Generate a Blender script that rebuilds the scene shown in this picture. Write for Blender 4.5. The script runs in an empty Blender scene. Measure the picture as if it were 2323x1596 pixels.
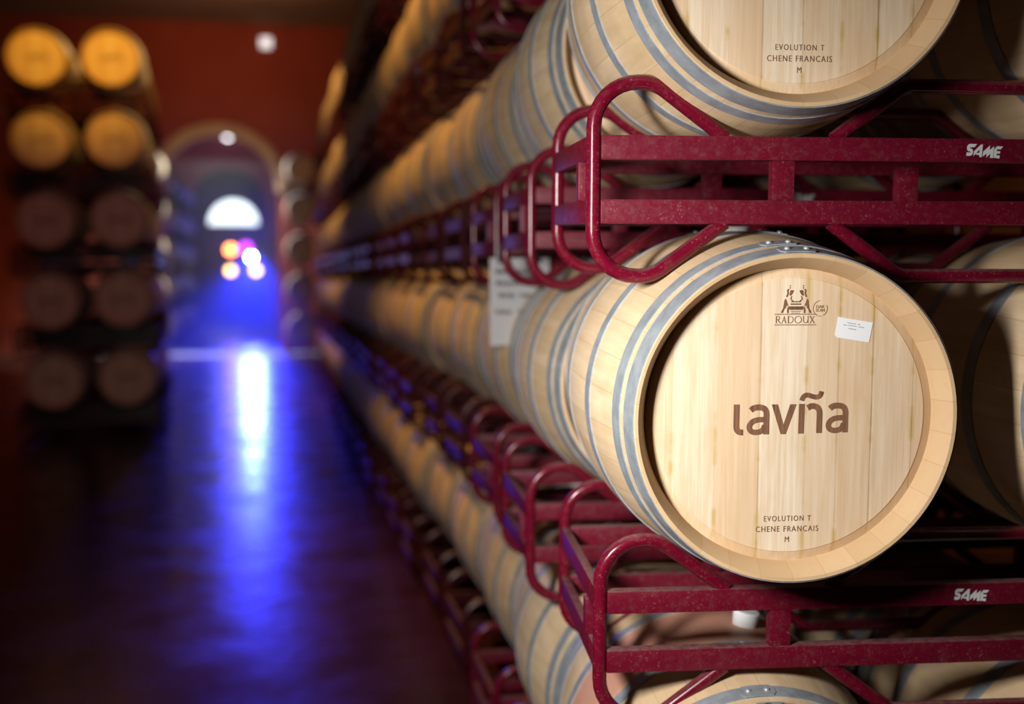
import bpy, bmesh, math, random
from math import sin, cos, pi, radians as R
from mathutils import Vector, Matrix

random.seed(7)
S = bpy.context.scene
COL = S.collection

# ------------------------------------------------------------------ camera
F_PX, W_PX = 2700.0, 2323.0
cam_d = bpy.data.cameras.new('camera')
cam = bpy.data.objects.new('camera', cam_d); COL.objects.link(cam)
cam_d.sensor_width = 36.0
cam_d.lens = F_PX / W_PX * 36.0
cam.location = (0, 0, 1.80)
cam.rotation_euler = (R(90 - 3.666), 0, R(-11.725))
cam_d.dof.use_dof = True
cam_d.dof.focus_distance = 2.23
cam_d.dof.aperture_fstop = 1.4
cam_d.clip_end = 200
S.camera = cam

# ------------------------------------------------------------------ world, exposure
wd = bpy.data.worlds.new('world'); S.world = wd; wd.use_nodes = True
wd.node_tree.nodes['Background'].inputs[0].default_value = (.25, .28, .8, 1)
wd.node_tree.nodes['Background'].inputs[1].default_value = .002
S.view_settings.view_transform = 'Standard'
S.view_settings.look = 'None'
S.view_settings.exposure = 0.0
S.view_settings.gamma = 1.0
S.view_settings.use_curve_mapping = False
try:
    S.cycles.use_denoising = True
    S.cycles.max_bounces = 6
    S.cycles.sample_clamp_indirect = 6.0
except Exception:
    pass

# ------------------------------------------------------------------ lights
def lamp(name, kind, loc, color, power, aim=None, **kw):
    d = bpy.data.lights.new(name, kind); d.color = color; d.energy = power
    for k, v in kw.items(): setattr(d, k, v)
    o = bpy.data.objects.new(name, d); COL.objects.link(o); o.location = loc
    if aim is not None:
        o.rotation_euler = (Vector(aim) - Vector(loc)).to_track_quat('-Z', 'Y').to_euler()
    return o
# photographer's off-camera flash, a small soft box left of the camera
lamp('flash_key', 'AREA', (-.42, 1.10, 1.99), (1, .965,   .92), 27.5, aim=(.45, 2.6, 1.48), shape='RECTANGLE', size=.20, size_y=.34, spread=R(100))
# warm sodium spots under the ceiling; pale, rose and white ones are added
lamp('warm_spot_left_stack', 'SPOT', (-.5, 9.8, 6.6), (1, .47, .05), 1250, aim=(-1.7, 13.9, 4.65), spot_size=R(36), spot_blend=.9, shadow_soft_size=.12)
lamp('warm_spot_right_row', 'SPOT', (-1.2, 6.4, 7.1), (1, .50, .12), 1350, aim=(1.7, 6.8, 2.6), spot_size=R(66), spot_blend=.85, shadow_soft_size=.15)
lamp('warm_spot_right_row_far', 'SPOT', (-1.3, 13.5, 7.2), (1, .52, .14), 1900, aim=(1.2, 16.2, 3.6), spot_size=R(60), spot_blend=.85, shadow_soft_size=.15)
lamp('pale_fill_left_stack', 'SPOT', (.3, 14.6, 6.7), (1, .86, .52), 420, aim=(-1.4, 14.4, 4.5), spot_size=R(38), spot_blend=.8, shadow_soft_size=.15)  # added unseen light, brightens the aisle side of the upper left barrels
lamp('rose_fill_left_stack', 'SPOT', (-.6, 8.2, 6.4), (1, .20, .32), 95, aim=(-1.9, 13.9, 1.6), spot_size=R(34), spot_blend=.8, shadow_soft_size=.2)  # added unseen light, stands in for reddish ambient on the lower heads
lamp('warm_wall_washer', 'AREA', (-.8, 24.5, 7.3), (1, .50, .20), 38, aim=(-.8, 28.2, 5.4), shape='RECTANGLE', size=3.5, size_y=.3)
lamp('white_fill_left', 'SPOT', (.15, 27.1, 6.4), (.95, 1, .92), 3200, aim=(-2.1, 27.1, 2.2), spot_size=R(50), spot_blend=.5, shadow_soft_size=.15)  # added light without a fixture, for the barrels left of the arch
lamp('white_fill_right', 'SPOT', (-1.9, 27.1, 6.4), (.92, .96, 1), 2600, aim=(.5, 27.1, 2.2), spot_size=R(50), spot_blend=.5, shadow_soft_size=.15)  # likewise added and unseen, for the barrels right of the arch
# blue stage lamp in the second hall, tipped towards the floor
lamp('blue_stage_spot', 'SPOT', (-.36, 36.6, 2.36), (.02, .035, 1), 10500, aim=(-.28, 28.4, 0), spot_size=R(30), spot_blend=.7, shadow_soft_size=.20)
lamp('blue_hall_fill', 'POINT', (-.4, 37.5, 3.4), (.02, .03, 1), 150, shadow_soft_size=.4)
lamp('hall_wall_fill', 'AREA', (-1.2, 38, 7.3), (1, .72, .80), 150, aim=(-1.2, 46, 5), shape='RECTANGLE', size=2.5, size_y=.4)  # added to brighten the plum wall, no such fixture in the hall

# ------------------------------------------------------------------ node helpers
def newmat(name):
    m = bpy.data.materials.new(name); m.use_nodes = True
    nt = m.node_tree
    return m, nt, nt.nodes['Principled BSDF']
def N(nt, t, **kw):
    n = nt.nodes.new(t)
    for k, v in kw.items(): setattr(n, k, v)
    return n
def L(nt, a, b): nt.links.new(a, b)
def math_(nt, op, a, b=None, c=None):
    n = N(nt, 'ShaderNodeMath', operation=op)
    for i, v in enumerate((a, b, c)):
        if v is None: continue
        if isinstance(v, (int, float)): n.inputs[i].default_value = v
        else: L(nt, v, n.inputs[i])
    return n.outputs[0]
def mix(nt, fac, a, b, blend='MIX'):
    n = N(nt, 'ShaderNodeMix', data_type='RGBA', blend_type=blend)
    for s, v in ((n.inputs[0], fac), (n.inputs[6], a), (n.inputs[7], b)):
        if isinstance(v, (int, float)): s.default_value = v
        elif isinstance(v, tuple): s.default_value = v + (1,) if len(v) == 3 else v
        else: L(nt, v, s)
    return n.outputs[2]
def ramp(nt, fac, stops, interp='LINEAR'):
    n = N(nt, 'ShaderNodeValToRGB'); cr = n.color_ramp; cr.interpolation = interp
    while len(cr.elements) < len(stops): cr.elements.new(.5)
    for e, (p, c) in zip(cr.elements, stops):
        e.position = p; e.color = (c, c, c, 1) if isinstance(c, (int, float)) else c + (1,)
    L(nt, fac, n.inputs[0])
    return n.outputs[0]
def noise(nt, vec, scale, detail=4, rough=.5, sc=(1, 1, 1)):
    mp = N(nt, 'ShaderNodeMapping'); mp.inputs['Scale'].default_value = sc; L(nt, vec, mp.inputs[0])
    n = N(nt, 'ShaderNodeTexNoise'); n.inputs['Scale'].default_value = scale
    n.inputs['Detail'].default_value = detail; n.inputs['Roughness'].default_value = rough
    L(nt, mp.outputs[0], n.inputs['Vector'])
    return n.outputs[0]
def bump(nt, h, strength, dist, bsdf):
    b = N(nt, 'ShaderNodeBump'); b.inputs['Strength'].default_value = strength; b.inputs['Distance'].default_value = dist
    L(nt, h, b.inputs['Height']); L(nt, b.outputs[0], bsdf.inputs['Normal'])
def offset_vec(nt, vec, amount=17.0):
    oi = N(nt, 'ShaderNodeObjectInfo')
    cb = N(nt, 'ShaderNodeCombineXYZ')
    r = math_(nt, 'MULTIPLY', oi.outputs['Random'], amount)
    for i in range(3): L(nt, r, cb.inputs[i])
    va = N(nt, 'ShaderNodeVectorMath', operation='ADD'); L(nt, vec, va.inputs[0]); L(nt, cb.outputs[0], va.inputs[1])
    return va.outputs[0], oi.outputs['Random']

# ------------------------------------------------------------------ materials
def mat_staves(name, wine=False):
    m, nt, b = newmat(name)
    tc = N(nt, 'ShaderNodeTexCoord'); sp = N(nt, 'ShaderNodeSeparateXYZ'); L(nt, tc.outputs['Object'], sp.inputs[0])
    ang = math_(nt, 'ARCTAN2', sp.outputs[0], sp.outputs[2])
    k = math_(nt, 'MULTIPLY', ang, 30 / (2 * pi))
    wn = N(nt, 'ShaderNodeTexWhiteNoise', noise_dimensions='1D'); L(nt, math_(nt, 'FLOOR', k), wn.inputs['W'])
    fr = math_(nt, 'FRACT', k)
    vec, rnd = offset_vec(nt, tc.outputs['Object'])
    grain = noise(nt, vec, 34, 5, .6, (1, .06, 1))
    blot = noise(nt, vec, 5, 4, .6)
    c = mix(nt, wn.outputs['Value'], (.66, .485, .295), (.78, .615, .415))
    c = mix(nt, ramp(nt, grain, [(.35, 0), (.7, 1)]), c, (.58, .41, .24))
    c = mix(nt, math_(nt, 'MULTIPLY', ramp(nt, blot, [(.5, 0), (.72, 1)]), .5), c, (.46, .32, .16))
    seam = ramp(nt, fr, [(0, 0), (.022, 1), (.978, 1), (1, 0)])
    c = mix(nt, seam, (.50, .345, .18), c)
    # a little tint from barrel to barrel
    c = mix(nt, math_(nt, 'MULTIPLY', rnd, .22), c, (.52, .33, .19))
    if wine:
        y = math_(nt, 'ABSOLUTE', sp.outputs[1])
        wob = math_(nt, 'MULTIPLY', math_(nt, 'SUBTRACT', blot, .5), .09)
        f = ramp(nt, math_(nt, 'ADD', y, wob), [(.10, 1), (.14, 0)])
        c = mix(nt, math_(nt, 'MULTIPLY', f, .75), c, (.50, .21, .16))
    L(nt, c, b.inputs['Base Color']); b.inputs['Roughness'].default_value = .55
    b.inputs['Specular IOR Level'].default_value = .35
    bump(nt, mix(nt, seam, (0, 0, 0), grain), .18, .002, b)
    return m

def mat_head(name, seams, shift=0.0):
    m, nt, b = newmat(name)
    tc = N(nt, 'ShaderNodeTexCoord'); sp = N(nt, 'ShaderNodeSeparateXYZ'); L(nt, tc.outputs['Object'], sp.inputs[0])
    vec, rnd = offset_vec(nt, tc.outputs['Object'])
    x01 = math_(nt, 'ADD', math_(nt, 'MULTIPLY', sp.outputs[0], 1 / .6), .5)
    # each plank its own tone
    tones = [.35, .75, .30, 1.0, .55, .40, .68, .32, .5]
    st = [(0, tones[0])] + [(s / .6 + .5, tones[(i + 1) % 9]) for i, s in enumerate(seams)]
    plank = ramp(nt, x01, st, 'CONSTANT')
    w = .0021
    line, soft = [(0, 0)], [(0, 0)]
    for s in seams:
        p = s / .6 + .5
        line += [(p - w, 0), (p, 1), (p + w, 0)]
        soft += [(p - .013, 0), (p, 1), (p + .010, 0)]
    line = ramp(nt, x01, line[:31]); soft = ramp(nt, x01, soft[:31])
    grain = noise(nt, vec, 150, 5, .65, (1, 1, .035))
    fig = noise(nt, vec, 26, 3, .5, (1, 1, .16))
    blot = noise(nt, vec, 9, 4, .6, (1, 1, .6))
    c = mix(nt, plank, (.68, .475, .295), (.80, .69, .535))
    c = mix(nt, math_(nt, 'MULTIPLY', ramp(nt, grain, [(.38, 0), (.66, 1)]), .55), c, (.58, .39, .21))
    c = mix(nt, math_(nt, 'MULTIPLY', ramp(nt, fig, [(.48, 0), (.56, 1)]), .22), c, (.60, .41, .23))
    c = mix(nt, math_(nt, 'MULTIPLY', ramp(nt, blot, [(.55, 0), (.72, 1)]), .35), c, (.60, .39, .20))
    patch = noise(nt, vec, 11, 3, .6, (.25, 1, 1))
    st = math_(nt, 'MULTIPLY', soft, ramp(nt, patch, [(.50, 0), (.60, 1)]))
    c = mix(nt, math_(nt, 'MULTIPLY', st, .8), c, (.50, .34, .07))
    lm = math_(nt, 'MULTIPLY', line, ramp(nt, noise(nt, vec, 7, 3, .6, (.3, 1, 1)), [(.35, .25), (.6, .9)]))
    c = mix(nt, lm, c, (.27, .17, .07))
    # the chamfer round the head is a little browner
    r = math_(nt, 'SQRT', math_(nt, 'ADD', math_(nt, 'POWER', sp.outputs[0], 2.0), math_(nt, 'POWER', sp.outputs[2], 2.0)))
    c = mix(nt, ramp(nt, math_(nt, 'MULTIPLY', r, 3.0), [(.775, 0), (.785, .45)]), c, (.62, .40, .20))
    c = mix(nt, math_(nt, 'MULTIPLY', rnd, .12), c, (.55, .35, .20))
    L(nt, c, b.inputs['Base Color']); b.inputs['Roughness'].default_value = .5
    b.inputs['Specular IOR Level'].default_value = .35
    bump(nt, math_(nt, 'SUBTRACT', math_(nt, 'MULTIPLY', grain, .3), line), .15, .0015, b)
    return m

def mat_chime():
    m, nt, b = newmat('chime_wood')
    tc = N(nt, 'ShaderNodeTexCoord'); sp = N(nt, 'ShaderNodeSeparateXYZ'); L(nt, tc.outputs['Object'], sp.inputs[0])
    vec, rnd = offset_vec(nt, tc.outputs['Object'])
    k = math_(nt, 'MULTIPLY', math_(nt, 'ARCTAN2', sp.outputs[0], sp.outputs[2]), 30 / (2 * pi))
    wn = N(nt, 'ShaderNodeTexWhiteNoise', noise_dimensions='1D'); L(nt, math_(nt, 'FLOOR', k), wn.inputs['W'])
    g = noise(nt, vec, 60, 4, .6)
    c = mix(nt, wn.outputs['Value'], (.585, .395, .22), (.68, .48, .285))
    c = mix(nt, math_(nt, 'MULTIPLY', g, .5), c, (.53, .35, .185))
    seam = ramp(nt, math_(nt, 'FRACT', k), [(0, 0), (.02, 1), (.98, 1), (1, 0)])
    c = mix(nt, seam, (.52, .33, .16), c)
    L(nt, c, b.inputs['Base Color']); b.inputs['Roughness'].default_value = .55
    b.inputs['Specular IOR Level'].default_value = .3
    return m

def mat_hoop():
    m, nt, b = newmat('galvanised_steel')
    tc = N(nt, 'ShaderNodeTexCoord')
    vec, rnd = offset_vec(nt, tc.outputs['Object'])
    g = noise(nt, vec, 22, 5, .65); s = noise(nt, vec, 160, 3, .6, (1, 8, 1))
    c = mix(nt, ramp(nt, g, [(.35, 0), (.7, 1)]), (.235, .265, .295), (.375, .415, .455))
    c = mix(nt, math_(nt, 'MULTIPLY', ramp(nt, s, [(.55, 0), (.75, 1)]), .5), c, (.20, .21, .22))
    L(nt, c, b.inputs['Base Color']); b.inputs['Metallic'].default_value = .25
    b.inputs['Roughness'].default_value = .46
    return m

def mat_red_steel(name='dark_red_painted_steel', r0=.30, r1=.55, k=1.0):
    m, nt, b = newmat(name)
    tc = N(nt, 'ShaderNodeTexCoord'); geo = N(nt, 'ShaderNodeNewGeometry')
    vec, rnd = offset_vec(nt, tc.outputs['Object'])
    g = noise(nt, vec, 14, 5, .7); sp = noise(nt, vec, 190, 3, .6); bl = noise(nt, vec, 60, 4, .7)
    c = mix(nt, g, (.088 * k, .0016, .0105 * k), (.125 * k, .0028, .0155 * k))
    spk = math_(nt, 'MULTIPLY', ramp(nt, sp, [(.60, 0), (.72, 1)]), ramp(nt, g, [(.40, .05), (.62, 1)]))
    c = mix(nt, math_(nt, 'MULTIPLY', spk, .5), c, (.36, .17, .13))
    c = mix(nt, math_(nt, 'MULTIPLY', ramp(nt, bl, [(.52, 0), (.75, 1)]), .35), c, (.12, .04, .036))
    # dust lies on the upper faces
    sn = N(nt, 'ShaderNodeSeparateXYZ'); L(nt, geo.outputs['Normal'], sn.inputs[0])
    dust = math_(nt, 'MULTIPLY', ramp(nt, sn.outputs[2], [(.55, 0), (.95, 1)]), ramp(nt, bl, [(.30, .10), (.60, .50)]))
    c = mix(nt, dust, c, (.21, .15, .14))
    L(nt, c, b.inputs['Base Color'])
    L(nt, ramp(nt, bl, [(.3, r0), (.75, r1)]), b.inputs['Roughness'])
    b.inputs['Specular IOR Level'].default_value = .32
    bump(nt, bl, .10, .001, b)
    return m

def simple(name, col, rough=.5, metal=0.0, emit=None, estr=0.0, spec=.5):
    m, nt, b = newmat(name)
    b.inputs['Base Color'].default_value = col + (1,); b.inputs['Roughness'].default_value = rough
    b.inputs['Metallic'].default_value = metal; b.inputs['Specular IOR Level'].default_value = spec
    if emit:
        b.inputs['Emission Color'].default_value = emit + (1,); b.inputs['Emission Strength'].default_value = estr
    return m

def mat_burn():
    m, nt, b = newmat('burned_wood')
    tc = N(nt, 'ShaderNodeTexCoord')
    g = noise(nt, tc.outputs['Object'], 170, 5, .65, (1, 1, .03)); bl = noise(nt, tc.outputs['Object'], 14, 3, .6)
    c = mix(nt, ramp(nt, g, [(.35, 0), (.68, 1)]), (.105, .045, .028), (.27, .135, .075))
    c = mix(nt, math_(nt, 'MULTIPLY', ramp(nt, bl, [(.4, 0), (.7, 1)]), .4), c, (.24, .12, .065))
    L(nt, c, b.inputs['Base Color']); b.inputs['Roughness'].default_value = .65; b.inputs['Specular IOR Level'].default_value = .2
    return m

def mat_floor(name, base, alt, r0, r1, bumpy):
    m, nt, b = newmat(name)
    tc = N(nt, 'ShaderNodeTexCoord')
    g = noise(nt, tc.outputs['Object'], 1.6, 5, .6); q = noise(nt, tc.outputs['Object'], 3.2, 3, .55, (1, .8, 1))
    c = mix(nt, ramp(nt, g, [(.35, 0), (.7, 1)]), base, alt)
    L(nt, c, b.inputs['Base Color'])
    L(nt, ramp(nt, g, [(.35, r0), (.68, r1)]), b.inputs['Roughness'])
    b.inputs['Specular IOR Level'].default_value = .5
    bump(nt, q, bumpy, .02, b)
    return m

def mat_wall(name, a, c2, scale=1.2, rough=.85):
    m, nt, b = newmat(name)
    tc = N(nt, 'ShaderNodeTexCoord')
    g = noise(nt, tc.outputs['Object'], scale, 5, .6); f = noise(nt, tc.outputs['Object'], 30, 3, .6)
    L(nt, mix(nt, ramp(nt, g, [(.35, 0), (.7, 1)]), a, c2), b.inputs['Base Color'])
    b.inputs['Roughness'].default_value = rough
    bump(nt, f, .2, .01, b)
    return m

M = {}
M['staves'] = mat_staves('oak_staves'); M['staves_wine'] = mat_staves('oak_staves_wine_stained', True)
SEAMS_A = [-.226, -.142, -.059, .0295, .092, .157, .237]
SEAMS_B = [-.205, -.130, -.066, .010, .083, .150, .215]
M['head'] = mat_head('oak_head', SEAMS_A); M['head_b'] = mat_head('oak_head_other_planks', SEAMS_B)
M['chime'] = mat_chime(); M['hoop'] = mat_hoop(); M['red'] = mat_red_steel(); M['red_tube'] = mat_red_steel('glossy_dark_red_tube', .17, .30); M['red_shaded'] = mat_red_steel('shaded_red_painted_steel', .25, .45, .42)  # last one: same red paint darkened, far racks' shade put into the colour
M['burn'] = mat_burn()
M['burn_faint'] = simple('burned_wood_faint', (.30, .165, .10), .65, spec=.2)
M['bung'] = simple('white_silicone', (.80, .82, .84), .4)
M['rivet'] = simple('bright_rivet_steel', (.62, .65, .68), .3, .6)
M['paper'] = simple('white_paper', (.80, .81, .84), .7)
M['ink'] = simple('faint_grey_ink', (.42, .44, .50), .7)
M['ink_dark'] = simple('dark_marker_ink', (.055, .055, .07), .7)
M['decal'] = simple('silver_grey_decal', (.58, .60, .60), .5)
M['floor'] = mat_floor('dark_red_floor_paint', (.030, .008, .008), (.050, .014, .012), .19, .33, .20)
M['floor2'] = mat_floor('pale_hall_floor', (.16, .16, .18), (.24, .24, .26), .16, .26, .08)
M['wall_red'] = mat_wall('terracotta_plaster', (.34, .055, .032), (.40, .075, .045))
M['wall_side'] = mat_wall('dark_cellar_plaster', (.12, .05, .035), (.16, .07, .05))
M['wall_plum'] = mat_wall('plum_plaster', (.30, .09, .10), (.36, .12, .12))
M['arch'] = mat_wall('tan_stone', (.55, .36, .20), (.66, .46, .28), 4)
M['ceiling'] = mat_wall('ochre_ceiling', (.24, .13, .05), (.30, .17, .07))
M['kerb'] = mat_wall('pale_threshold_stone', (.30, .30, .32), (.40, .40, .40), 5)
M['black'] = simple('black_metal', (.02, .02, .022), .45, .3)
M['window'] = simple('daylit_window', (.8, .85, .9), .3, emit=(.82, .93, 1), estr=3.2)
M['white_lamp'] = simple('white_lamp_glass', (.8, .8, .8), .4, emit=(.9, .85, .85), estr=1.3)
M['round_lamp'] = simple('round_lamp_glass', (.8, .8, .8), .4, emit=(.95, .96, 1), estr=11)
M['warm_lamp'] = simple('warm_lamp_glass', (.8, .6, .3), .4, emit=(1, .55, .08), estr=12)
M['orange_lamp'] = simple('orange_lamp_glass', (.8, .3, .1), .4, emit=(1, .22, .05), estr=20)
M['blue_lamp'] = simple('blue_lamp_glass', (.5, .6, 1), .3, emit=(.30, .38, 1), estr=420)
M['purple_lamp'] = simple('purple_lamp_glass', (.4, .1, .6), .4, emit=(.35, .02, .55), estr=10)

# ------------------------------------------------------------------ mesh helpers
def finish(bm, name, mats, smooth=True, angle=40):
    me = bpy.data.meshes.new(name)
    bmesh.ops.recalc_face_normals(bm, faces=bm.faces)
    if smooth:
        for f in bm.faces: f.smooth = True
        for e in bm.edges:
            if len(e.link_faces) == 2 and e.calc_face_angle(0) > R(angle): e.smooth = False
    bm.to_mesh(me); bm.free()
    for m in (mats if isinstance(mats, (list, tuple)) else [mats]): me.materials.append(m)
    return me
def revolve(bm, prof, seg, mat=0, close_axis=False):
    """prof: list of (y, r); turned about the Y axis"""
    rings = []
    for (y, r) in prof:
        if r < 1e-6: rings.append([bm.verts.new((0, y, 0))])
        else: rings.append([bm.verts.new((r * sin(2 * pi * i / seg), y, r * cos(2 * pi * i / seg))) for i in range(seg)])
    for a, b in zip(rings, rings[1:]):
        for i in range(seg):
            j = (i + 1) % seg
            if len(a) == 1: f = bm.faces.new((a[0], b[j], b[i]))
            elif len(b) == 1: f = bm.faces.new((a[i], a[j], b[0]))
            else: f = bm.faces.new((a[i], a[j], b[j], b[i]))
            f.material_index = mat
def box(bm, x0, x1, y0, y1, z0, z1, bev=0.0, mat=0):
    vs = [bm.verts.new(p) for p in ((x0, y0, z0), (x1, y0, z0), (x1, y1, z0), (x0, y1, z0), (x0, y0, z1), (x1, y0, z1), (x1, y1, z1), (x0, y1, z1))]
    fs = [bm.faces.new([vs[i] for i in q]) for q in ((0, 3, 2, 1), (4, 5, 6, 7), (0, 1, 5, 4), (1, 2, 6, 5), (2, 3, 7, 6), (3, 0, 4, 7))]
    for f in fs: f.material_index = mat
    if bev:
        es = list({e for f in fs for e in f.edges})
        bmesh.ops.bevel(bm, geom=es, offset=bev, segments=2, affect='EDGES', profile=.6)
def fillet(pts, radii, n=8):
    out = [Vector(pts[0])]
    for i in range(1, len(pts) - 1):
        p, a, c = Vector(pts[i]), Vector(pts[i - 1]), Vector(pts[i + 1])
        da, dc = (a - p).normalized(), (c - p).normalized()
        ang = da.angle(dc); t = radii[i - 1] / math.tan(ang / 2)
        cen = p + (da + dc).normalized() * (radii[i - 1] / sin(ang / 2))
        s, e = p + da * t - cen, p + dc * t - cen
        tot = s.angle(e); ax = s.cross(e).normalized()
        for k in range(n + 1): out.append(cen + Matrix.Rotation(tot * k / n, 3, ax) @ s)
    out.append(Vector(pts[-1]))
    return out
def tube(bm, path, r, seg=14, mat=0):
    rings = []; up = None
    for i, p in enumerate(path):
        d = (path[min(i + 1, len(path) - 1)] - path[max(i - 1, 0)]).normalized()
        if up is None:
            up = d.orthogonal().normalized()
        up = (up - d * up.dot(d)).normalized(); sd = d.cross(up)
        rings.append([bm.verts.new(p + up * r * cos(2 * pi * k / seg) + sd * r * sin(2 * pi * k / seg)) for k in range(seg)])
    for a, b in zip(rings, rings[1:]):
        for k in range(seg):
            f = bm.faces.new((a[k], a[(k + 1) % seg], b[(k + 1) % seg], b[k])); f.material_index = mat
    bm.faces.new(rings[0][::-1]); bm.faces.new(rings[-1])
def obj(name, me, parent=None, loc=None):
    o = bpy.data.objects.new(name, me); COL.objects.link(o)
    if parent is not None: o.parent = parent
    if loc is not None: o.location = loc
    return o
def tag(o, label=None, cat=None, group=None, kind=None):
    for k, v in (('label', label), ('category', cat), ('group', group), ('kind', kind)):
        if v: o[k] = v
    return o
def copy_tree(o, parent=None):
    c = o.copy(); COL.objects.link(c)
    c.parent = parent
    for ch in [x for x in bpy.data.objects if x.parent == o]: copy_tree(ch, c)
    return c

# ------------------------------------------------------------------ flat lettering (built in x,z, facing -Y)
def catmull(pts, n=6):
    out = []
    P = [Vector(p) for p in pts]; P = [P[0]] + P + [P[-1]]
    for i in range(1, len(P) - 2):
        for k in range(n):
            t = k / n; a, b, c, d = P[i - 1], P[i], P[i + 1], P[i + 2]
            out.append(.5 * ((2 * b) + (c - a) * t + (2 * a - 5 * b + 4 * c - d) * t * t + (3 * b - a - 3 * c + d) * t ** 3))
    out.append(P[-2]); return out
def ribbon(bm, pts, w, T, smooth=True):
    """stroke of width w (scalar or list along points) in picture coords, T maps to (x, z)"""
    P = catmull([Vector(p) for p in pts]) if smooth and len(pts) > 2 else [Vector(p) for p in pts]
    n = len(P); prev = None
    for i, p in enumerate(P):
        d = (P[min(i + 1, n - 1)] - P[max(i - 1, 0)]).normalized(); nn = Vector((-d.y, d.x))
        ww = w if isinstance(w, (int, float)) else w[0] + (w[1] - w[0]) * i / (n - 1)
        a, b = T(p + nn * ww / 2), T(p - nn * ww / 2)
        cur = (bm.verts.new((a[0], 0, a[1])), bm.verts.new((b[0], 0, b[1])))
        if prev: bm.faces.new((prev[0], prev[1], cur[1], cur[0]))
        prev = cur
def poly(bm, pts, T):
    bm.faces.new([bm.verts.new((T(Vector(p))[0], 0, T(Vector(p))[1])) for p in pts])
def flat(bm, name, mat):
    for f in bm.faces:
        f.normal_update()
        if f.normal.y > 0: f.normal_flip()
    me = bpy.data.meshes.new(name); bm.to_mesh(me); bm.free(); me.materials.append(mat); return me
def type_into(bm, text, cx, cz, width, height, spacing=1.0):
    cu = bpy.data.curves.new('tmp', 'FONT'); cu.body = text; cu.space_character = spacing; cu.resolution_u = 4
    o = bpy.data.objects.new('tmp', cu); COL.objects.link(o)
    dg = bpy.context.evaluated_depsgraph_get(); dg.update()
    me = o.evaluated_get(dg).to_mesh()
    xs = [v.co.x for v in me.vertices]; ys = [v.co.y for v in me.vertices]
    x0, x1, y0, y1 = min(xs), max(xs), min(ys), max(ys)
    vs = [bm.verts.new((cx + ((v.co.x - x0) / (x1 - x0) - .5) * width, 0, cz + ((v.co.y - y0) / (y1 - y0) - .5) * height)) for v in me.vertices]
    for p in me.polygons:
        try: bm.faces.new([vs[i] for i in p.vertices])
        except ValueError: pass
    o.evaluated_get(dg).to_mesh_clear(); bpy.data.objects.remove(o)

HS = .0008315           # metres per picture pixel on the near head
def TM(ox, oy, k):      # zoom-crop coords -> head metres
    return lambda p: (((ox + p.x / k) - 1793.5) * HS, (937 - (oy + p.y / k)) * HS)
def word_mark():
    bm = bmesh.new(); T = TM(1640, 870, 7.4935); w = 99
    ribbon(bm, [(222, 335), (222, 450), (222, 640), (223, 715), (234, 765), (262, 798), (300, 810), (340, 811)], w, T)
    for dx, dy in ((0, 0), (1370, -18)):
        A = lambda L_: [(x + dx, y + dy) for x, y in L_]
        ribbon(bm, A([(465, 438), (505, 405), (560, 390), (620, 388), (680, 402), (722, 440), (738, 505), (738, 600), (738, 848)]), w, T)
        ribbon(bm, A([(738, 597), (650, 596), (570, 604), (500, 632), (455, 685), (447, 730), (465, 780), (515, 808), (570, 812), (630, 802), (680, 768), (705, 715), (712, 690)]), w * .93, T)
    poly(bm, [(825, 340), (930, 340), (1035, 690), (1035, 848), (990, 848)], T)
    poly(bm, [(1035, 848), (1035, 690), (1145, 340), (1253, 340), (1078, 848)], T)
    poly(bm, [(1297, 335), (1396, 335), (1390, 842), (1293, 842)], T)
    ribbon(bm, [(1447, 405), (1500, 378), (1560, 376), (1615, 398), (1647, 445), (1657, 510), (1657, 650), (1656, 836)], w, T)
    ribbon(bm, [(1342, 282), (1360, 230), (1400, 192), (1450, 187), (1520, 208), (1590, 222), (1648, 205), (1672, 165), (1682, 125)], w * .83, T)
    return flat(bm, 'burned_word_mark', M['burn'])
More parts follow.
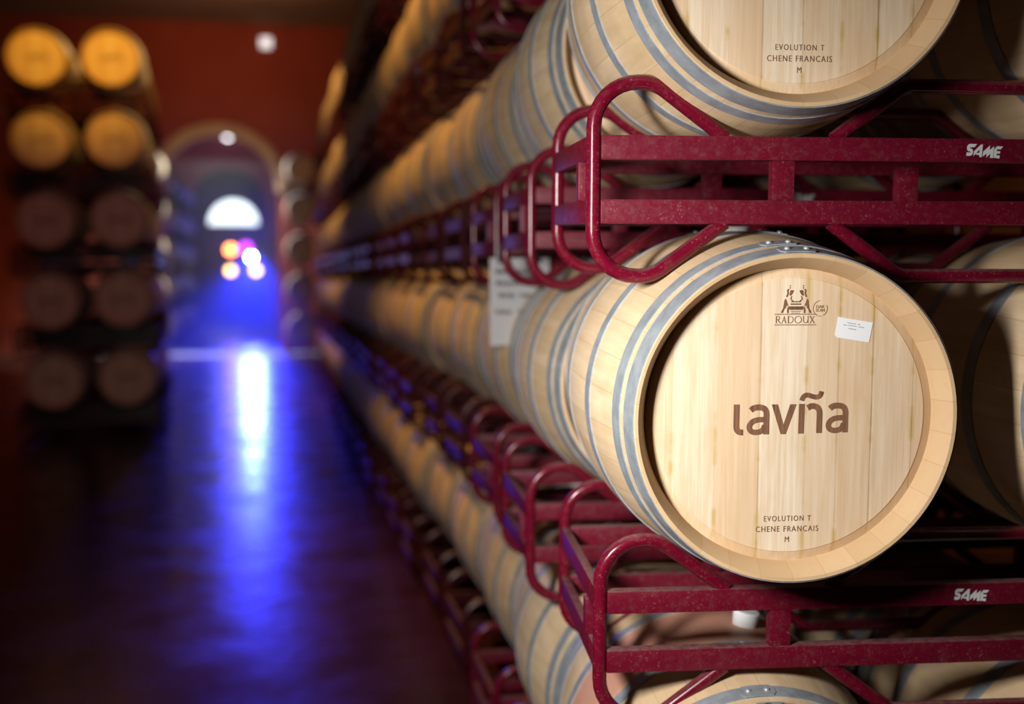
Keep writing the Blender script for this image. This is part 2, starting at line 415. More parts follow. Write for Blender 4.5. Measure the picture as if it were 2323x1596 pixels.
def maker_mark():
    bm = bmesh.new(); T = TM(1730, 630, 13.3)
    # serif capitals
    th, tk = 12, 24
    ribbon(bm, [(340, 1155), (340, 1360)], tk, T, False)
    ribbon(bm, [(345, 1162), (410, 1160), (440, 1195), (430, 1235), (400, 1255), (350, 1258)], 15, T)
    ribbon(bm, [(390, 1258), (430, 1325), (460, 1355), (480, 1360)], 20, T)
    ribbon(bm, [(585, 1155), (515, 1358)], th, T, False); ribbon(bm, [(578, 1155), (625, 1358)], tk, T, False); ribbon(bm, [(540, 1290), (610, 1290)], th, T, False)
    ribbon(bm, [(708, 1155), (708, 1360)], tk, T, False)
    ribbon(bm, [(708, 1162), (790, 1165), (845, 1205), (855, 1255), (840, 1310), (790, 1350), (708, 1355)], [13, 16], T)
    ribbon(bm, [(1005 + 102 * sin(a * pi / 9), 1258 - 100 * cos(a * pi / 9)) for a in range(19)], 17, T)
    ribbon(bm, [(1170, 1155), (1170, 1270), (1185, 1330), (1230, 1355), (1280, 1330), (1295, 1280)], 17, T)
    ribbon(bm, [(1305, 1155), (1305, 1360)], 15, T, False)
    ribbon(bm, [(1370, 1155), (1500, 1360)], tk, T, False); ribbon(bm, [(1490, 1155), (1375, 1360)], th, T, False)
    for x, y in ((340, 1157), (340, 1358), (708, 1157), (708, 1358), (1170, 1157), (1305, 1157), (515, 1358), (625, 1358), (1372, 1157), (1492, 1157), (1375, 1358), (1498, 1358)):
        ribbon(bm, [(x - 26, y), (x + 26, y)], 8, T, False)
    for y in (1097, 1413): ribbon(bm, [(285, y), (1560, y)], 20, T, False)
    # crest: two mirrored figures leaning on a small coopered tub
    for s in (1, -1):
        X = lambda L_: [(940 + s * (x - 940), y) for x, y in L_]
        poly(bm, X([(735, 230), (760, 250), (740, 275), (715, 250)]), T); poly(bm, X([(735, 290), (762, 310), (740, 338), (715, 312)]), T)
        ribbon(bm, X([(700, 350), (665, 400), (680, 450), (665, 520), (635, 580)]), 44, T)
        poly(bm, X([(750, 380), (855, 385), (835, 450), (765, 545), (720, 530), (735, 450)]), T)
        ribbon(bm, X([(795, 560), (768, 640), (810, 690)]), 26, T); ribbon(bm, X([(810, 680), (840, 715), (860, 730)]), 34, T)
        poly(bm, X([(612, 628), (640, 700), (690, 840), (680, 870), (650, 800), (620, 900), (570, 960), (530, 1060), (470, 1050), (540, 920), (560, 780), (570, 690)]), T)
        ribbon(bm, X([(730, 880), (690, 930), (685, 1060)]), 48, T)
    for i in range(9): ribbon(bm, [(795 + i * 34, 705), (795 + i * 34, 740)], 22, T, False)
    for i in range(10): ribbon(bm, [(778 + i * 33, 775), (778 + i * 33, 815)], 25, T, False)
    for i in range(13): ribbon(bm, [(745 + i * 32, 860), (745 + i * 32, 965)], 27, T, False)
    for i in range(10): ribbon(bm, [(790 + i * 30, 995), (790 + i * 30, 1025)], 13, T, False); ribbon(bm, [(795 + i * 28, 1050), (795 + i * 28, 1075)], 11, T, False)
    # small round stamp
    ribbon(bm, [(1675 + 215 * sin(a * pi / 14), 925 - 230 * cos(a * pi / 14)) for a in range(13, 29)], 13, T)
    ribbon(bm, [(1675 + 215 * sin(a * pi / 14), 925 - 230 * cos(a * pi / 14)) for a in range(5, 13)], 15, T)
    a = T(Vector((1675, 870))); type_into(bm, 'OAK', a[0], a[1], 262 / 13.3 * HS, 88 / 13.3 * HS)
    a = T(Vector((1675, 975))); type_into(bm, 'SCAN', a[0], a[1], 262 / 13.3 * HS, 92 / 13.3 * HS)
    return flat(bm, 'burned_maker_mark', M['burn'])
def grade_mark():
    bm = bmesh.new(); Z = lambda y: (937 - y) * HS
    type_into(bm, 'EVOLUTION T', (1793 - 1793.5) * HS, Z(1177), 109.5 * HS, 12.6 * HS, 1.28)
    type_into(bm, 'CHENE FRANCAIS', (1793 - 1793.5) * HS, Z(1201), 145.5 * HS, 13.2 * HS, 1.22)
    type_into(bm, 'M', (1793 - 1793.5) * HS, Z(1225.5), 9.6 * HS, 12.4 * HS)
    return flat(bm, 'burned_grade_mark', M['burn'])
def decal_mesh():
    bm = bmesh.new(); k = .00088 / 17.87
    T = lambda p: ((p.x - 1080) * k, (640 - p.y) * k)
    poly(bm, [(760, 365), (660, 490), (465, 498), (455, 520), (345, 570), (345, 470), (400, 385), (480, 357)], T)
    poly(bm, [(345, 570), (455, 520), (550, 550), (600, 610), (605, 690), (500, 700), (490, 665), (385, 640)], T)
    poly(bm, [(340, 690), (500, 702), (605, 690), (570, 790), (490, 835), (322, 830)], T)
    poly(bm, [(618, 838), (645, 645), (920, 378), (985, 382), (870, 575), (700, 770)], T)
    poly(bm, [(870, 575), (985, 382), (1005, 385), (965, 888), (875, 875), (865, 800)], T)
    poly(bm, [(715, 735), (868, 700), (870, 800), (735, 785)], T)
    poly(bm, [(1000, 862), (1020, 660), (1300, 410), (1290, 590), (1165, 740)], T)
    poly(bm, [(1165, 740), (1290, 590), (1475, 445), (1325, 740), (1165, 890)], T)
    poly(bm, [(1325, 740), (1475, 445), (1440, 905), (1310, 905)], T)
    poly(bm, [(1460, 905), (1478, 570), (1590, 440), (1585, 905)], T)
    poly(bm, [(1590, 440), (1845, 452), (1745, 568), (1590, 565)], T)
    poly(bm, [(1585, 632), (1735, 640), (1725, 735), (1580, 735)], T)
    poly(bm, [(1580, 800), (1720, 808), (1705, 930), (1580, 915)], T)
    return flat(bm, 'same_decal', M['decal'])

# ------------------------------------------------------------------ the barrel
BL, RB, RE = .88, .347, .305
HALF = BL / 2
def rad(y): return RB - (RB - RE) * (abs(y) / HALF) ** 2
HOOPS = [(-.438, -.391), (-.366, -.327), (-.157, -.117), (.117, .157), (.327, .366), (.391, .438)]
def staves_mesh(seg, mat, rows):
    bm = bmesh.new()
    revolve(bm, [(-HALF + BL * i / rows, rad(-HALF + BL * i / rows)) for i in range(rows + 1)], seg, 0)
    for s in (-1, 1):
        revolve(bm, [(s * HALF, RE), (s * (HALF + .0005), RE - .001), (s * (HALF - .0005), RE - .0075), (s * (HALF - .012), RE - .0145), (s * (HALF - .046), RE - .0275), (s * (HALF - .060), RE - .029)], seg, 1)
    return finish(bm, 'staves', [mat, M['chime']], angle=35)
def head_mesh(seg, mat):
    bm = bmesh.new()
    revolve(bm, [(0.0, 0.0), (0.0, .12), (0.0, .2585), (.0015, .2600), (.0075, .2785)], seg)
    return finish(bm, 'barrel_head', mat, angle=6)
def hoop_mesh(y0, y1, seg, plate, rot):
    bm = bmesh.new(); t = .0022; n = 4
    ys = [y0 + (y1 - y0) * i / n for i in range(n + 1)]
    revolve(bm, [(y0, rad(y0) - .002)] + [(y, rad(y) + t) for y in ys] + [(y1, rad(y1) - .002)], seg)
    if plate:
        # lapped hoop end with two rivets
        a0, a1 = rot - .11, rot + .11; k = 10
        rows = []
        for i in range(k + 1):
            a = a0 + (a1 - a0) * i / k; ins = .012 if i in (0, k) else 0
            rows.append([bm.verts.new(((rad(y) + t2) * sin(a), y, (rad(y) + t2) * cos(a)))
                         for (y, t2) in ((y0 + ins, t - .001), (y0 + ins, t + .0020), (y1 - ins, t + .0020), (y1 - ins, t - .001))])
        for p, q in zip(rows, rows[1:]):
            for j in range(3): bm.faces.new((p[j], p[j + 1], q[j + 1], q[j]))
        bm.faces.new(rows[0]); bm.faces.new(rows[-1][::-1])
        for a in (rot - .058, rot + .058):
            ym = (y0 + y1) / 2; rr = rad(ym) + t + .002
            res = bmesh.ops.create_uvsphere(bm, u_segments=12, v_segments=8, radius=.0062,
                matrix=Matrix.Translation((rr * sin(a), ym, rr * cos(a))) @ Matrix.Rotation(a, 4, 'Y') @ Matrix.Diagonal((1, 1, .75, 1)))
            for v in res['verts']:
                for f in v.link_faces: f.material_index = 1
    return finish(bm, 'hoop', [M['hoop'], M['rivet']])
def bung_mesh():
    bm = bmesh.new()
    revolve(bm, [(-.012, .026), (.012, .029), (.030, .031), (.033, .028), (.033, 0)], 24)
    bmesh.ops.rotate(bm, verts=bm.verts, matrix=Matrix.Rotation(R(90), 3, 'X'))
    return finish(bm, 'bung', M['bung'])
def far_barrel_mesh(seg):
    bm = bmesh.new()
    rows = 10
    revolve(bm, [(-HALF + BL * i / rows, rad(-HALF + BL * i / rows)) for i in range(rows + 1)], seg, 0)
    for s in (-1, 1):
        revolve(bm, [(s * HALF, RE), (s * HALF, RE - .022), (s * (HALF - .042), RE - .027)], seg, 1)
        revolve(bm, [(s * (HALF - .042), 0), (s * (HALF - .042), RE - .026)], seg, 3)
    for y0, y1 in HOOPS:
        revolve(bm, [(y0, rad(y0) - .002), (y0, rad(y0) + .002), (y1, rad(y1) + .002), (y1, rad(y1) - .002)], seg, 2)
    return finish(bm, 'wine_barrel', [M['staves'], M['chime'], M['hoop'], M['head']], angle=35)

ME = {}
ME['staves'] = staves_mesh(96, M['staves'], 20); ME['staves_wine'] = staves_mesh(96, M['staves_wine'], 20)
ME['staves_lo'] = staves_mesh(40, M['staves'], 10)
ME['head'] = head_mesh(96, M['head']); ME['head_b'] = head_mesh(96, M['head_b']); ME['head_lo'] = head_mesh(40, M['head'])
ME['hoops'] = [hoop_mesh(a, b, 96, True, {0: -.005, 1: -.045, 2: .1, 3: -.1, 4: .06, 5: .02}[i]) for i, (a, b) in enumerate(HOOPS)]
ME['hoops_lo'] = [hoop_mesh(a, b, 40, False, 0) for a, b in HOOPS]
ME['bung'] = bung_mesh(); ME['far'] = far_barrel_mesh(36)
ME['word'] = word_mark(); ME['maker'] = maker_mark(); ME['grade'] = grade_mark(); ME['decal'] = decal_mesh()

def make_barrel(lod, wine=False, head='head'):
    """local axis along Y, origin on the belly's lowest point"""
    if lod == 2: return obj('wine_barrel', ME['far'])
    t = bpy.data.objects.new('wine_barrel', None); COL.objects.link(t); t.empty_display_size = .1
    up = (0, 0, RB)
    lo = lod == 1
    obj('staves', ME['staves_lo'] if lo else ME['staves_wine' if wine else 'staves'], t, up)
    h = obj('front_head', ME['head_lo'] if lo else ME[head], t, (0, -HALF + .043, RB))
    b = obj('rear_head', ME['head_lo'] if lo else ME['head_b'], t, (0, HALF - .042, RB)); b.rotation_euler = (0, 0, pi)
    for i in range(6): obj('hoop', (ME['hoops_lo'] if lo else ME['hoops'])[i], t, up)
    obj('bung', ME['bung'], t, (0, 0, RB * 2))
    return t
def head_of(b): return [c for c in bpy.data.objects if c.parent == b and c.name.startswith('front_head')][0]
PROTO = {}

# ------------------------------------------------------------------ the rack (two cradles, front and rear frame)
RW, RD, TR = 1.535, .53, .0145
C0, C1 = .360, 1.175
ZR, RH, RT, ZA = .0610, .0460, .032, .185
def end_path(mir=False, y=0.0):
    p = [(.258, y, .081), (.117, y, ZA), (0, y, ZA), (0, y, -ZA), (.117, y, -ZA), (.258, y, -.081)]
    if mir: p = [(RW - x, yy, z) for x, yy, z in p]
    return fillet(p, [.08, .085, .085, .08])
def brace_path(s, y=0.0):
    return fillet([(.472, y, s * .081), (.613, y, s * ZA), (RW - .613, y, s * ZA), (RW - .472, y, s * .081)], [.05, .05])
def rack_meshes():
    d = {}
    for nm, mir in (('end_tube', False), ('end_tube_r', True)):
        bm = bmesh.new(); tube(bm, end_path(mir), TR); d[nm] = finish(bm, 'end_tube', M['red_tube'])
    for nm, s in (('brace_up', 1), ('brace_dn', -1)):
        bm = bmesh.new(); tube(bm, brace_path(s), TR); d[nm] = finish(bm, 'cradle_brace', M['red_tube'])
    bm = bmesh.new(); box(bm, .0125, RW - .0125, -RT / 2, RT / 2, -RH / 2, RH / 2, .003); d['rail'] = finish(bm, 'rail', M['red'])
    bm = bmesh.new(); box(bm, -.022, .022, -.014, .014, -(ZR - RH / 2), ZR - RH / 2, .002); d['post'] = finish(bm, 'post', M['red'])
    bm = bmesh.new(); box(bm, -.010, .010, .012, RD - .012, -RH / 2, RH / 2, .003); d['side_bar'] = finish(bm, 'side_bar', M['red'])
    bm = bmesh.new(); box(bm, -.016, .016, -.016, .016, -(ZR - RH / 2), ZR - RH / 2, .002); d['side_post'] = finish(bm, 'side_post', M['red'])
    # one-piece version for the far racks
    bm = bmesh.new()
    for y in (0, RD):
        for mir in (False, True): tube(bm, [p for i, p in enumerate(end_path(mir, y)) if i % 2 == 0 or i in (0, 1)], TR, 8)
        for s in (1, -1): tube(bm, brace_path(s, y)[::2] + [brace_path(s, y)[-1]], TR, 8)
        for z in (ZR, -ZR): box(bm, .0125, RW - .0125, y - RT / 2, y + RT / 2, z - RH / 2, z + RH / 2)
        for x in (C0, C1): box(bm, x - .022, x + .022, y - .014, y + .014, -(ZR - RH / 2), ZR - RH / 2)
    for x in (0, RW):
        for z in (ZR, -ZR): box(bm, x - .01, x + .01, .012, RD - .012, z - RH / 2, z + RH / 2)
    d['whole'] = finish(bm, 'barrel_rack', M['red_shaded'])
    return d
RM = rack_meshes()
def make_rack(lod):
    """origin at the foot of the front left tube"""
    zc = ZA + TR
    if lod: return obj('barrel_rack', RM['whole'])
    t = bpy.data.objects.new('barrel_rack', None); COL.objects.link(t); t.empty_display_size = .1
    for y in (0, RD):
        obj('end_tube', RM['end_tube'], t, (0, y, zc)); obj('end_tube', RM['end_tube_r'], t, (0, y, zc))
        obj('cradle_brace', RM['brace_up'], t, (0, y, zc)); obj('cradle_brace', RM['brace_dn'], t, (0, y, zc))
        for z in (ZR, -ZR):
            r = obj('rail', RM['rail'], t, (0, y, zc + z))
            if y == 0 and z > 0:
                s = obj('lettered_sticker', ME['decal'], r, (.772, -RT / 2 - .0008, -.001)); s['label'] = 'silver grey block letters'
        for x in (C0 + .010, C1 + .010): obj('post', RM['post'], t, (x, y, zc))
    for x in (0, RW):
        for z in (ZR, -ZR): obj('side_bar', RM['side_bar'], t, (x, 0, zc + z))
        obj('side_post', RM['side_post'], t, (x, .105, zc))
    obj('fork_guide', RM['post'], t, (.69, .16, zc))
    return t

# ------------------------------------------------------------------ stacks
SP = .88                       # level to level
ZB = ZA + TR                   # rack centre above its foot
BZ = .0870 + .348              # barrel centre above rack centre
ORD = ['first', 'second', 'third', 'fourth', 'fifth', 'sixth', 'seventh', 'eighth', 'ninth', 'tenth', 'eleventh', 'twelfth',
       'thirteenth', 'fourteenth', 'fifteenth', 'sixteenth', 'seventeenth', 'eighteenth', 'nineteenth', 'twentieth', 'twenty-first', 'twenty-second']
LEV = ['bottom', 'second', 'third', 'fourth', 'top']
camM = cam.matrix_world
def stack_matrix(x, y, yaw, tilt=0.0, roll=0.0):
    return Matrix.Translation((x, y, 0)) @ Matrix.Rotation(R(-yaw), 4, 'Z') @ Matrix.Rotation(R(tilt), 4, 'X') @ Matrix.Rotation(R(roll), 4, 'Y')
def view(p):
    q = Matrix.Translation(cam.location) @ cam.rotation_euler.to_matrix().to_4x4()
    q = q.inverted() @ Vector(p)
    d = -q.z
    return (1161.5 + F_PX * q.x / d, 798 - F_PX * q.y / d, d) if d > .3 else (9e9, 9e9, d)
def in_view(p, r):
    x, y, d = view(p); m = F_PX * r / max(d, .5)
    return -m < x < 2323 + m and -m < y < 1596 + m
def place(o, Mx, loc):
    o.matrix_world = Mx @ Matrix.Translation(loc)
def barrel_at(lod, Mx, x, level, label, group, wine=False, head='head', off=(0, 0, 0)):
    key = (lod, wine, head)
    if key not in PROTO: PROTO[key] = o = make_barrel(lod, wine, head)
    else: o = copy_tree(PROTO[key])
    jx, jy = (random.uniform(-.004, .004), random.uniform(-.02, .02)) if lod else (0, 0)
    z = ZB + SP * level + BZ - (RB if lod < 2 else 0)
    place(o, Mx, (x + jx + off[0], RD / 2 + jy + off[1], z + off[2]))
    if lod == 2: o.matrix_world = o.matrix_world @ Matrix.Rotation(random.uniform(-.3, .3), 4, 'Y')
    return tag(o, label, 'barrel', group)
def rack_at(lod, Mx, level, label, group, off=(0, 0, 0)):
    key = ('rack', lod)
    if key not in PROTO: PROTO[key] = o = make_rack(lod)
    else: o = copy_tree(PROTO[key])
    place(o, Mx, (off[0], off[1], SP * level + (ZB if lod else 0) + off[2]))
    return tag(o, label, 'barrel rack', group)

RACK_OFF = {1: (.035, .03, .004), 2: (.008, 0, .026)}
BARREL_OFF = {0: (0, .05, .014), 1: (.004, 0, .028), 2: (0, 0, .020)}
right_row = [(.621, 2.293, 6.5, 2.0, 0), (.722, 3.235, 3.9, .6, 0), (.80, 4.125, 1.2, .2, 0), (.832, 5.03, .2, 0, 0)]
for i in range(4, 21):
    right_row.append((.838 + .016 * sin(i * 2.1) + .004 * max(0, i - 8), 5.03 + (i - 3) * .905, -.2 + .5 * sin(i * 1.7), 0, 0))
FRONT = {}
for n, st in enumerate(right_row):
    Mx = stack_matrix(*st)
    lod = 0 if n < 3 else (1 if n < 8 else 2)
    depth_words = 'front stack' if n == 0 else ORD[n] + ' stack back'
    for lv in range(5):
        rp = Mx @ Vector((.35, .26, SP * lv + .2))
        if in_view(rp, .62) or (lv == 0):
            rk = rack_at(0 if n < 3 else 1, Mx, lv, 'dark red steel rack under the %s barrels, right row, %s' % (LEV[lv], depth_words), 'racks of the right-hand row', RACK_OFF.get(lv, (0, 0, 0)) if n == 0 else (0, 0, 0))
            if n == 0: FRONT['rack', lv] = rk
        for c, cx in enumerate((C0, C1)):
            if c and n > 4: continue
            bp = Mx @ Vector((cx, .26, SP * lv + .64))
            if not in_view(bp, .46): continue
            where = 'aisle side' if c == 0 else 'inner side'
            wine = (n, lv, c) == (0, 0, 0)
            b = barrel_at(lod, Mx, cx, lv, 'oak barrel, %s level of the right row, %s, %s' % (LEV[lv], depth_words, where),
                          'oak barrels of the right-hand row', wine, 'head_b' if (n == 0 and lv == 2) else 'head', BARREL_OFF.get(lv, (0, 0, 0)) if n == 0 else (0, 0, 0))
            if n == 0: FRONT[lv, c] = b

# what sets the front barrels apart
def mark(head, me, label, dx=0.0):
    o = obj('burned_lettering', me, head, (dx, -.0007, .005)); o['label'] = label; return o
mid, top, low = FRONT[1, 0], FRONT[2, 0], FRONT.get((0, 0))
mid['label'] = 'sharp pale oak barrel facing the camera with a white sticker on its head'
top['label'] = 'oak barrel on the rack above the one with the white sticker, cut by frame top'
if low: low['label'] = 'wine-stained oak barrel with white bung beneath the lower front rack'
[c for c in bpy.data.objects if c.parent == mid and c.name.startswith('bung')][0].scale = (1, 1, .3)
if low:
    bg = [c for c in bpy.data.objects if c.parent == low and c.name.startswith('bung')][0]
    bg.location = (RB * sin(.17), 0, RB + RB * cos(.17)); bg.rotation_euler = (0, .17, 0)
h = head_of(mid)
mark(h, ME['word'], 'large brown burned word'); mark(h, ME['maker'], 'brown burned crest and maker name'); mark(h, ME['grade'], 'three small burned lines')
h2 = head_of(top)
mark(h2, ME['grade'], 'three small burned lines', .004); mark(h2, ME['word'], 'large brown burned word'); mark(h2, ME['maker'], 'brown burned crest and maker name')
bm = bmesh.new()
K = lambda x, y: ((x - 1793.5) * HS, (937 - y) * HS)
ST = lambda p: K(1880 + p.x / 17.73, 700 + p.y / 17.73)
pts = [(315, 335), (1755, 565), (1615, 1360), (290, 1150), (215, 1050)]
vs = [bm.verts.new((ST(Vector(p))[0], 0, ST(Vector(p))[1])) for p in pts]; bm.faces.new(vs)
r = bmesh.ops.extrude_face_region(bm, geom=bm.faces[:]); bmesh.ops.translate(bm, verts=[v for v in r['geom'] if isinstance(v, bmesh.types.BMVert)], vec=(0, .0006, 0))
stk = obj('sticker', finish(bm, 'sticker', M['paper'], False), h, (0, -.0010, .005)); stk['label'] = 'tilted white paper sticker'
bm = bmesh.new()
sc = bmesh.new()
for (x0, y0, n_, w_) in ((690, 560, 9, 60), (520, 640, 3, 55), (730, 660, 11, 60), (740, 790, 7, 52)):
    for i in range(n_):
        if i == 6: continue
        x, y = x0 + i * w_, y0 + i * w_ * .16
        ribbon(sc, [(x, y - 20), (x + 10, y + 22)], 9, ST, False); ribbon(sc, [(x + 4, y + random.uniform(-18, 18)), (x + 38, y + random.uniform(-12, 22))], 9, ST, False)
        ribbon(sc, [(x + 34, y - 18), (x + 36, y + 24)], 8, ST, False)
bm.free()
ink = obj('printed_lines', flat(sc, 'printed_lines', M['ink']), h, (0, -.0018, .005))
if low:  # marker scribble on the low barrel's front hoop
    hp = [c for c in bpy.data.objects if c.parent == low and c.name.startswith('hoop')][0]
    sc = bmesh.new()
    def HP(a, u):   # a along the hoop (m), u across it
        y = HOOPS[0][0] + u; rr = rad(y) + .0052
        return Vector((rr * sin(a / rr), y, rr * cos(a / rr)))
    def hstroke(pts, w=.0035):
        P = catmull([Vector((a, b)) for a, b in pts], 4); prev = None
        for i, p in enumerate(P):
            d = (P[min(i + 1, len(P) - 1)] - P[max(i - 1, 0)]).normalized(); nn = Vector((-d.y, d.x)) * w / 2
            cur = (sc.verts.new(HP(*(p + nn))), sc.verts.new(HP(*(p - nn))))
            if prev: sc.faces.new((prev[0], prev[1], cur[1], cur[0]))
            prev = cur
    hstroke([(-.018, .036), (-.008, .041), (-.002, .034), (-.010, .024), (-.017, .012), (-.002, .012)])
    hstroke([(.022, .040), (.010, .026), (.006, .022), (.022, .022)]); hstroke([(.018, .030), (.019, .012)])
    hstroke([(.052, .040), (.053, .012)]); hstroke([(.066, .036), (.058, .026), (.064, .014), (.074, .016)])
    o = obj('marker_scribble', finish(sc, 'marker_scribble', M['ink_dark'], False), hp); o['label'] = 'black handwritten marks'
FRONT['rack', 2]['label'] = 'dark red steel rack with silver decal above the white-stickered barrel'
FRONT['rack', 1]['label'] = 'dark red steel rack carrying the white-stickered barrel, its decal in shade'

# left stack: heads towards the camera
for n in range(5):
    Mx = stack_matrix(-2.68 - .045 * n, 13.95 + .9 * n, -2.6, 0, -1.6)
    lod = 1 if n == 0 else 2
    dw = 'facing the camera' if n == 0 else ORD[n] + ' stack back'
    for lv in range(5):
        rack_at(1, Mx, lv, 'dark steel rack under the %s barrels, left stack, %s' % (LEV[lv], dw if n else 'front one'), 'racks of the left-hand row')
        for c, cx in enumerate((C0, C1)):
            if c == 0 and n > 1: continue
            b = barrel_at(lod, Mx, cx + (.05 if c == 0 else 0), lv, 'oak barrel, %s level of the left stack, %s, %s column' % (LEV[lv], dw, 'outer' if c == 0 else 'aisle'), 'oak barrels of the left-hand row')
            if n == 0:
                hh = head_of(b); mk = mark(hh, ME['word'], 'dark burned word')
# stacks either side of the arch and beyond it
for side, x0 in (('right', .44), ('left', -2.08 - RW)):
    for n in range(5):
        Mx = stack_matrix(x0, 26.9 if n == 0 else 30.0 + (n - 1) * 2.6, 0)
        wh = 'before the arch' if n == 0 else 'beyond the arch'
        rest = '%s side' % side if n == 0 else '%s side, %s stack' % (side, ORD[n - 1])
        for lv in range(5):
            rack_at(1, Mx, lv, 'dark rack under the %s barrels %s, %s' % (LEV[lv], wh, rest), 'racks by the arch')
            cx = C0 if side == 'right' else C1
            barrel_at(2, Mx, cx, lv, 'oak barrel, %s level %s, %s' % (LEV[lv], wh, rest), 'oak barrels by the arch')

# paper notice hung on the third rack of the right row
Mx = stack_matrix(*right_row[2])
nt_ = bpy.data.objects.new('notice_sheet', None); COL.objects.link(nt_); nt_.empty_display_size = .1
nt_.matrix_world = Mx @ Matrix.Translation((-.030, -.030, ZB + SP * 2 - .098))
tag(nt_, 'white handwritten paper sheet hanging from the third rack back', 'paper notice')
bm = bmesh.new(); nx, nz = 8, 10
g = [[bm.verts.new((.213 * i / nx, .006 * sin(3.1 * i / nx) - .012 * (j / nz) ** 2, -.305 * j / nz)) for i in range(nx + 1)] for j in range(nz + 1)]
for j in range(nz):
    for i in range(nx): bm.faces.new((g[j][i], g[j][i + 1], g[j + 1][i + 1], g[j + 1][i]))
bmesh.ops.solidify(bm, geom=bm.faces[:], thickness=.0008)
obj('paper', finish(bm, 'paper', M['paper']), nt_)
sc = bmesh.new(); TI = lambda p: (p.x, p.y)
for (x0, z0, n_, w_) in ((.018, -.045, 9, .019), (.018, -.085, 9, .020), (.030, -.128, 8, .019), (.018, -.185, 9, .020)):
    for i in range(n_):
        if i in (3, 6) and z0 != -.085: continue
        x = x0 + i * w_
        ribbon(sc, [(x, z0 + random.uniform(.002, .009)), (x + .005, z0 - .009), (x + .010, z0 + random.uniform(0, .008)), (x + .015, z0 - .007)], .0028, TI)
o = obj('handwriting', flat(sc, 'handwriting', M['ink_dark']), nt_, (0, -.0165, 0))
for x in (.04, .17):
    bm = bmesh.new(); box(bm, x - .012, x + .012, -.004, .016, -.018, .052, .002)
    obj('clip', finish(bm, 'clip', M['black']), nt_)

# ------------------------------------------------------------------ setting
def struct(name, me): return tag(obj(name, me), kind='structure')
def plane_box(name, x0, x1, y0, y1, z0, z1, mat):
    bm = bmesh.new(); box(bm, x0, x1, y0, y1, z0, z1); return struct(name, finish(bm, name, mat, False))
plane_box('floor', -7, 6, -3, 27.3, -.2, 0, M['floor'])
plane_box('floor_hall', -7, 6, 28.2, 60, -.2, 0, M['floor2'])
plane_box('trim_1', -7, 6, 27.3, 28.2, -.2, .012, M['kerb'])
CEIL = 7.55
plane_box('ceiling', -7, 6, -3, 60, CEIL, CEIL + .2, M['ceiling'])
plane_box('wall_left', -7.2, -7, -3, 60, -.2, CEIL + .2, M['wall_side'])
plane_box('wall_right', 6, 6.2, -3, 60, -.2, CEIL + .2, M['wall_side'])
def arch_wall(name, y0, y1, cx, hw, spring, mat, x0=-7, x1=6, top=CEIL):
    bm = bmesh.new(); n = 32
    arc = [(cx + hw * cos(pi - pi * i / n), spring + hw * sin(pi - pi * i / n)) for i in range(n + 1)]
    for y in (y0, y1):
        Vx = lambda x, z: bm.verts.new((x, y, z))
        bm.faces.new((Vx(x0, 0), Vx(cx - hw, 0), Vx(cx - hw, top), Vx(x0, top)))
        bm.faces.new((Vx(cx + hw, 0), Vx(x1, 0), Vx(x1, top), Vx(cx + hw, top)))
        for a, b in zip(arc, arc[1:]): bm.faces.new((Vx(*a), Vx(*b), Vx(b[0], top), Vx(a[0], top)))
    path = [(cx - hw, 0)] + arc + [(cx + hw, 0)]
    for a, b in zip(path, path[1:]):
        bm.faces.new([bm.verts.new(p) for p in ((a[0], y0, a[1]), (b[0], y0, b[1]), (b[0], y1, b[1]), (a[0], y1, a[1]))])
    bmesh.ops.remove_doubles(bm, verts=bm.verts, dist=1e-4)
    return struct(name, finish(bm, name, mat, False))
def arch_ring(name, y0, y1, cx, hw, spring, w, mat):
    bm = bmesh.new(); n = 36; rows = []
    for i in range(n + 1):
        a = pi - pi * i / n
        rows.append([bm.verts.new((cx + r * cos(a), y, spring + r * sin(a))) for r, y in ((hw, y0), (hw + w, y0), (hw + w, y1), (hw, y1))])
    for p, q in zip(rows, rows[1:]):
        for j in range(4): bm.faces.new((p[j], p[(j + 1) % 4], q[(j + 1) % 4], q[j]))
    bm.faces.new(rows[0]); bm.faces.new(rows[-1][::-1])
    return struct(name, finish(bm, name, mat, True, 30))
ACX = -1.0
arch_wall('wall_back', 28.3, 29.0, ACX, 1.36, 3.72, M['wall_red'])
arch_ring('trim_2', 28.22, 28.6, ACX, 1.30, 3.72, .26, M['arch'])
arch_wall('wall_middle', 47.4, 48.0, -1.3, 1.45, 4.5, M['wall_plum'])
arch_ring('trim_3', 47.34, 47.6, -1.3, 1.4, 4.5, .28, M['wall_plum'])
plane_box('wall_end', -7, 6, 58, 58.3, -.2, CEIL, M['wall_side'])
# lunette
bm = bmesh.new(); n = 28; LC = (-1.40, 4.22); LR = 1.12
bm.faces.new([bm.verts.new((LC[0] + LR * cos(pi * i / n), 57.96, LC[1] + LR * sin(pi * i / n))) for i in range(n + 1)])
w = struct('window_1', finish(bm, 'window_1', M['window'], False))
bm = bmesh.new(); rows = []
for i in range(n + 1):
    a = pi * i / n
    rows.append([bm.verts.new((LC[0] + r * cos(a), y, LC[1] + r * sin(a))) for r, y in ((LR, 57.85), (LR + .1, 57.85), (LR + .1, 58.0), (LR, 58.0))])
for p, q in zip(rows, rows[1:]):
    for j in range(4): bm.faces.new((p[j], p[(j + 1) % 4], q[(j + 1) % 4], q[j]))
box(bm, LC[0] - LR - .1, LC[0] + LR + .1, 57.85, 58.0, LC[1] - .1, LC[1])
obj('window_frame', finish(bm, 'window_frame', M['black'], True, 30), w)

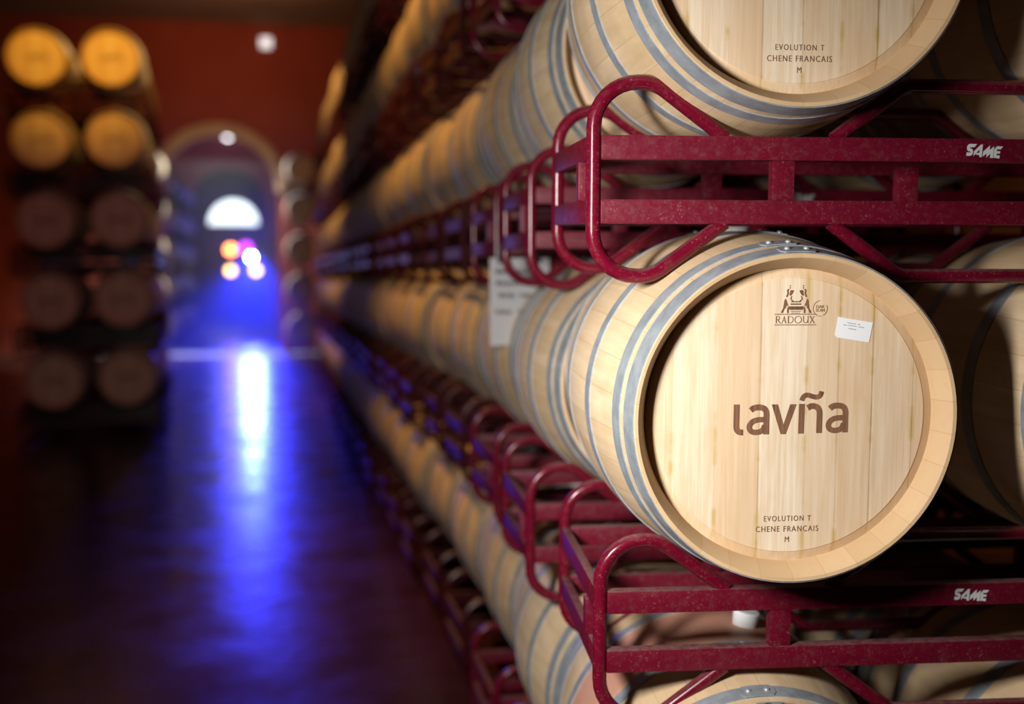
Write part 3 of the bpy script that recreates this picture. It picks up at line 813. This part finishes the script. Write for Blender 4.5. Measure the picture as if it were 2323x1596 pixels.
# ------------------------------------------------------------------ lamps seen far down the hall
def lamp_thing(name, loc, glass, r, label, cat, post=0.0):
    t = bpy.data.objects.new(name, None); COL.objects.link(t); t.location = loc; t.empty_display_size = .1
    bm = bmesh.new(); bmesh.ops.create_uvsphere(bm, u_segments=20, v_segments=12, radius=r)
    obj('lamp_glass', finish(bm, 'lamp_glass', glass), t)
    bm = bmesh.new(); revolve(bm, [(.02, 0), (.02, r * 1.05), (r * 1.4, r * .7), (r * 1.4, 0)], 20)
    obj('housing', finish(bm, 'housing', M['black']), t)
    if post:
        bm = bmesh.new(); box(bm, -.02, .02, r * 1.2, r * 1.2 + .04, -post + .02, .02); box(bm, -.22, .22, r - .18, r + .26, -post, -post + .03, .006)
        obj('stand', finish(bm, 'stand', M['black']), t)
    return tag(t, label, cat)
lamp_thing('stage_lamp', (-.385, 36.95, 2.36), M['blue_lamp'], .085, 'blinding blue-white lamp down the aisle', 'lamp', 2.36)
lamp_thing('hall_lamp', (-.56, 38.6, 2.66), M['purple_lamp'], .17, 'dim purple lamp behind the blue-white one', 'lamp', 2.66)
lamp_thing('warm_hall_lamp', (-1.12, 41.5, 1.97), M['warm_lamp'], .13, 'yellow lamp left of the pair low in the far hall', 'lamp', 1.97)
lamp_thing('warm_hall_lamp', (-.28, 41.5, 1.98), M['warm_lamp'], .13, 'yellow lamp right of the pair low in the far hall', 'lamp', 1.98)
lamp_thing('warm_hall_lamp', (-1.16, 43.5, 2.72), M['orange_lamp'], .16, 'orange lamp above the left yellow one', 'lamp', 2.72)
def wall_lamp(loc, w, d, h, glass, label, round_=False):
    t = bpy.data.objects.new('wall_lamp', None); COL.objects.link(t); t.location = loc; t.empty_display_size = .1
    bm = bmesh.new()
    if round_: revolve(bm, [(0, 0), (0, w), (-d * .4, w), (-d * .4, 0)], 28)
    else: box(bm, -w, w, -d * .4, 0, -h, h, .01)
    obj('housing', finish(bm, 'housing', M['black']), t)
    bm = bmesh.new()
    if round_: revolve(bm, [(-d * .4, w * .88), (-d * .8, w * .7), (-d, 0)], 28)
    else: box(bm, -w * .9, w * .9, -d, -d * .4, -h * .85, h * .85, .01)
    obj('lamp_glass', finish(bm, 'lamp_glass', glass), t)
    return tag(t, label, 'lamp')
wall_lamp((.10, 28.3, 7.12), .13, .1, .13, M['white_lamp'], 'small square white lamp high on the terracotta wall')
wall_lamp((-1.30, 47.4, 7.2), .19, .2, .3, M['round_lamp'], 'round white lamp over the inner arch', True)
# ------------------------------------------------------------------ thin haze round the blue lamp
bm = bmesh.new(); box(bm, -2.1, .75, 16.5, 28.15, .03, 4.3); box(bm, -2.1, .3, 29.05, 44.5, .03, 4.3)
hm = bpy.data.materials.new('thin_haze'); hm.use_nodes = True; nt = hm.node_tree
nt.nodes.remove(nt.nodes['Principled BSDF'])
vs_ = N(nt, 'ShaderNodeVolumeScatter'); vs_.inputs['Color'].default_value = (.95, .95, 1, 1)
vs_.inputs['Density'].default_value = .014; vs_.inputs['Anisotropy'].default_value = .6
L(nt, vs_.outputs[0], nt.nodes['Material Output'].inputs['Volume'])
tag(obj('haze', finish(bm, 'haze', hm, False)), 'thin blue-lit haze hanging in the aisle around the lamp', 'haze', kind='stuff')
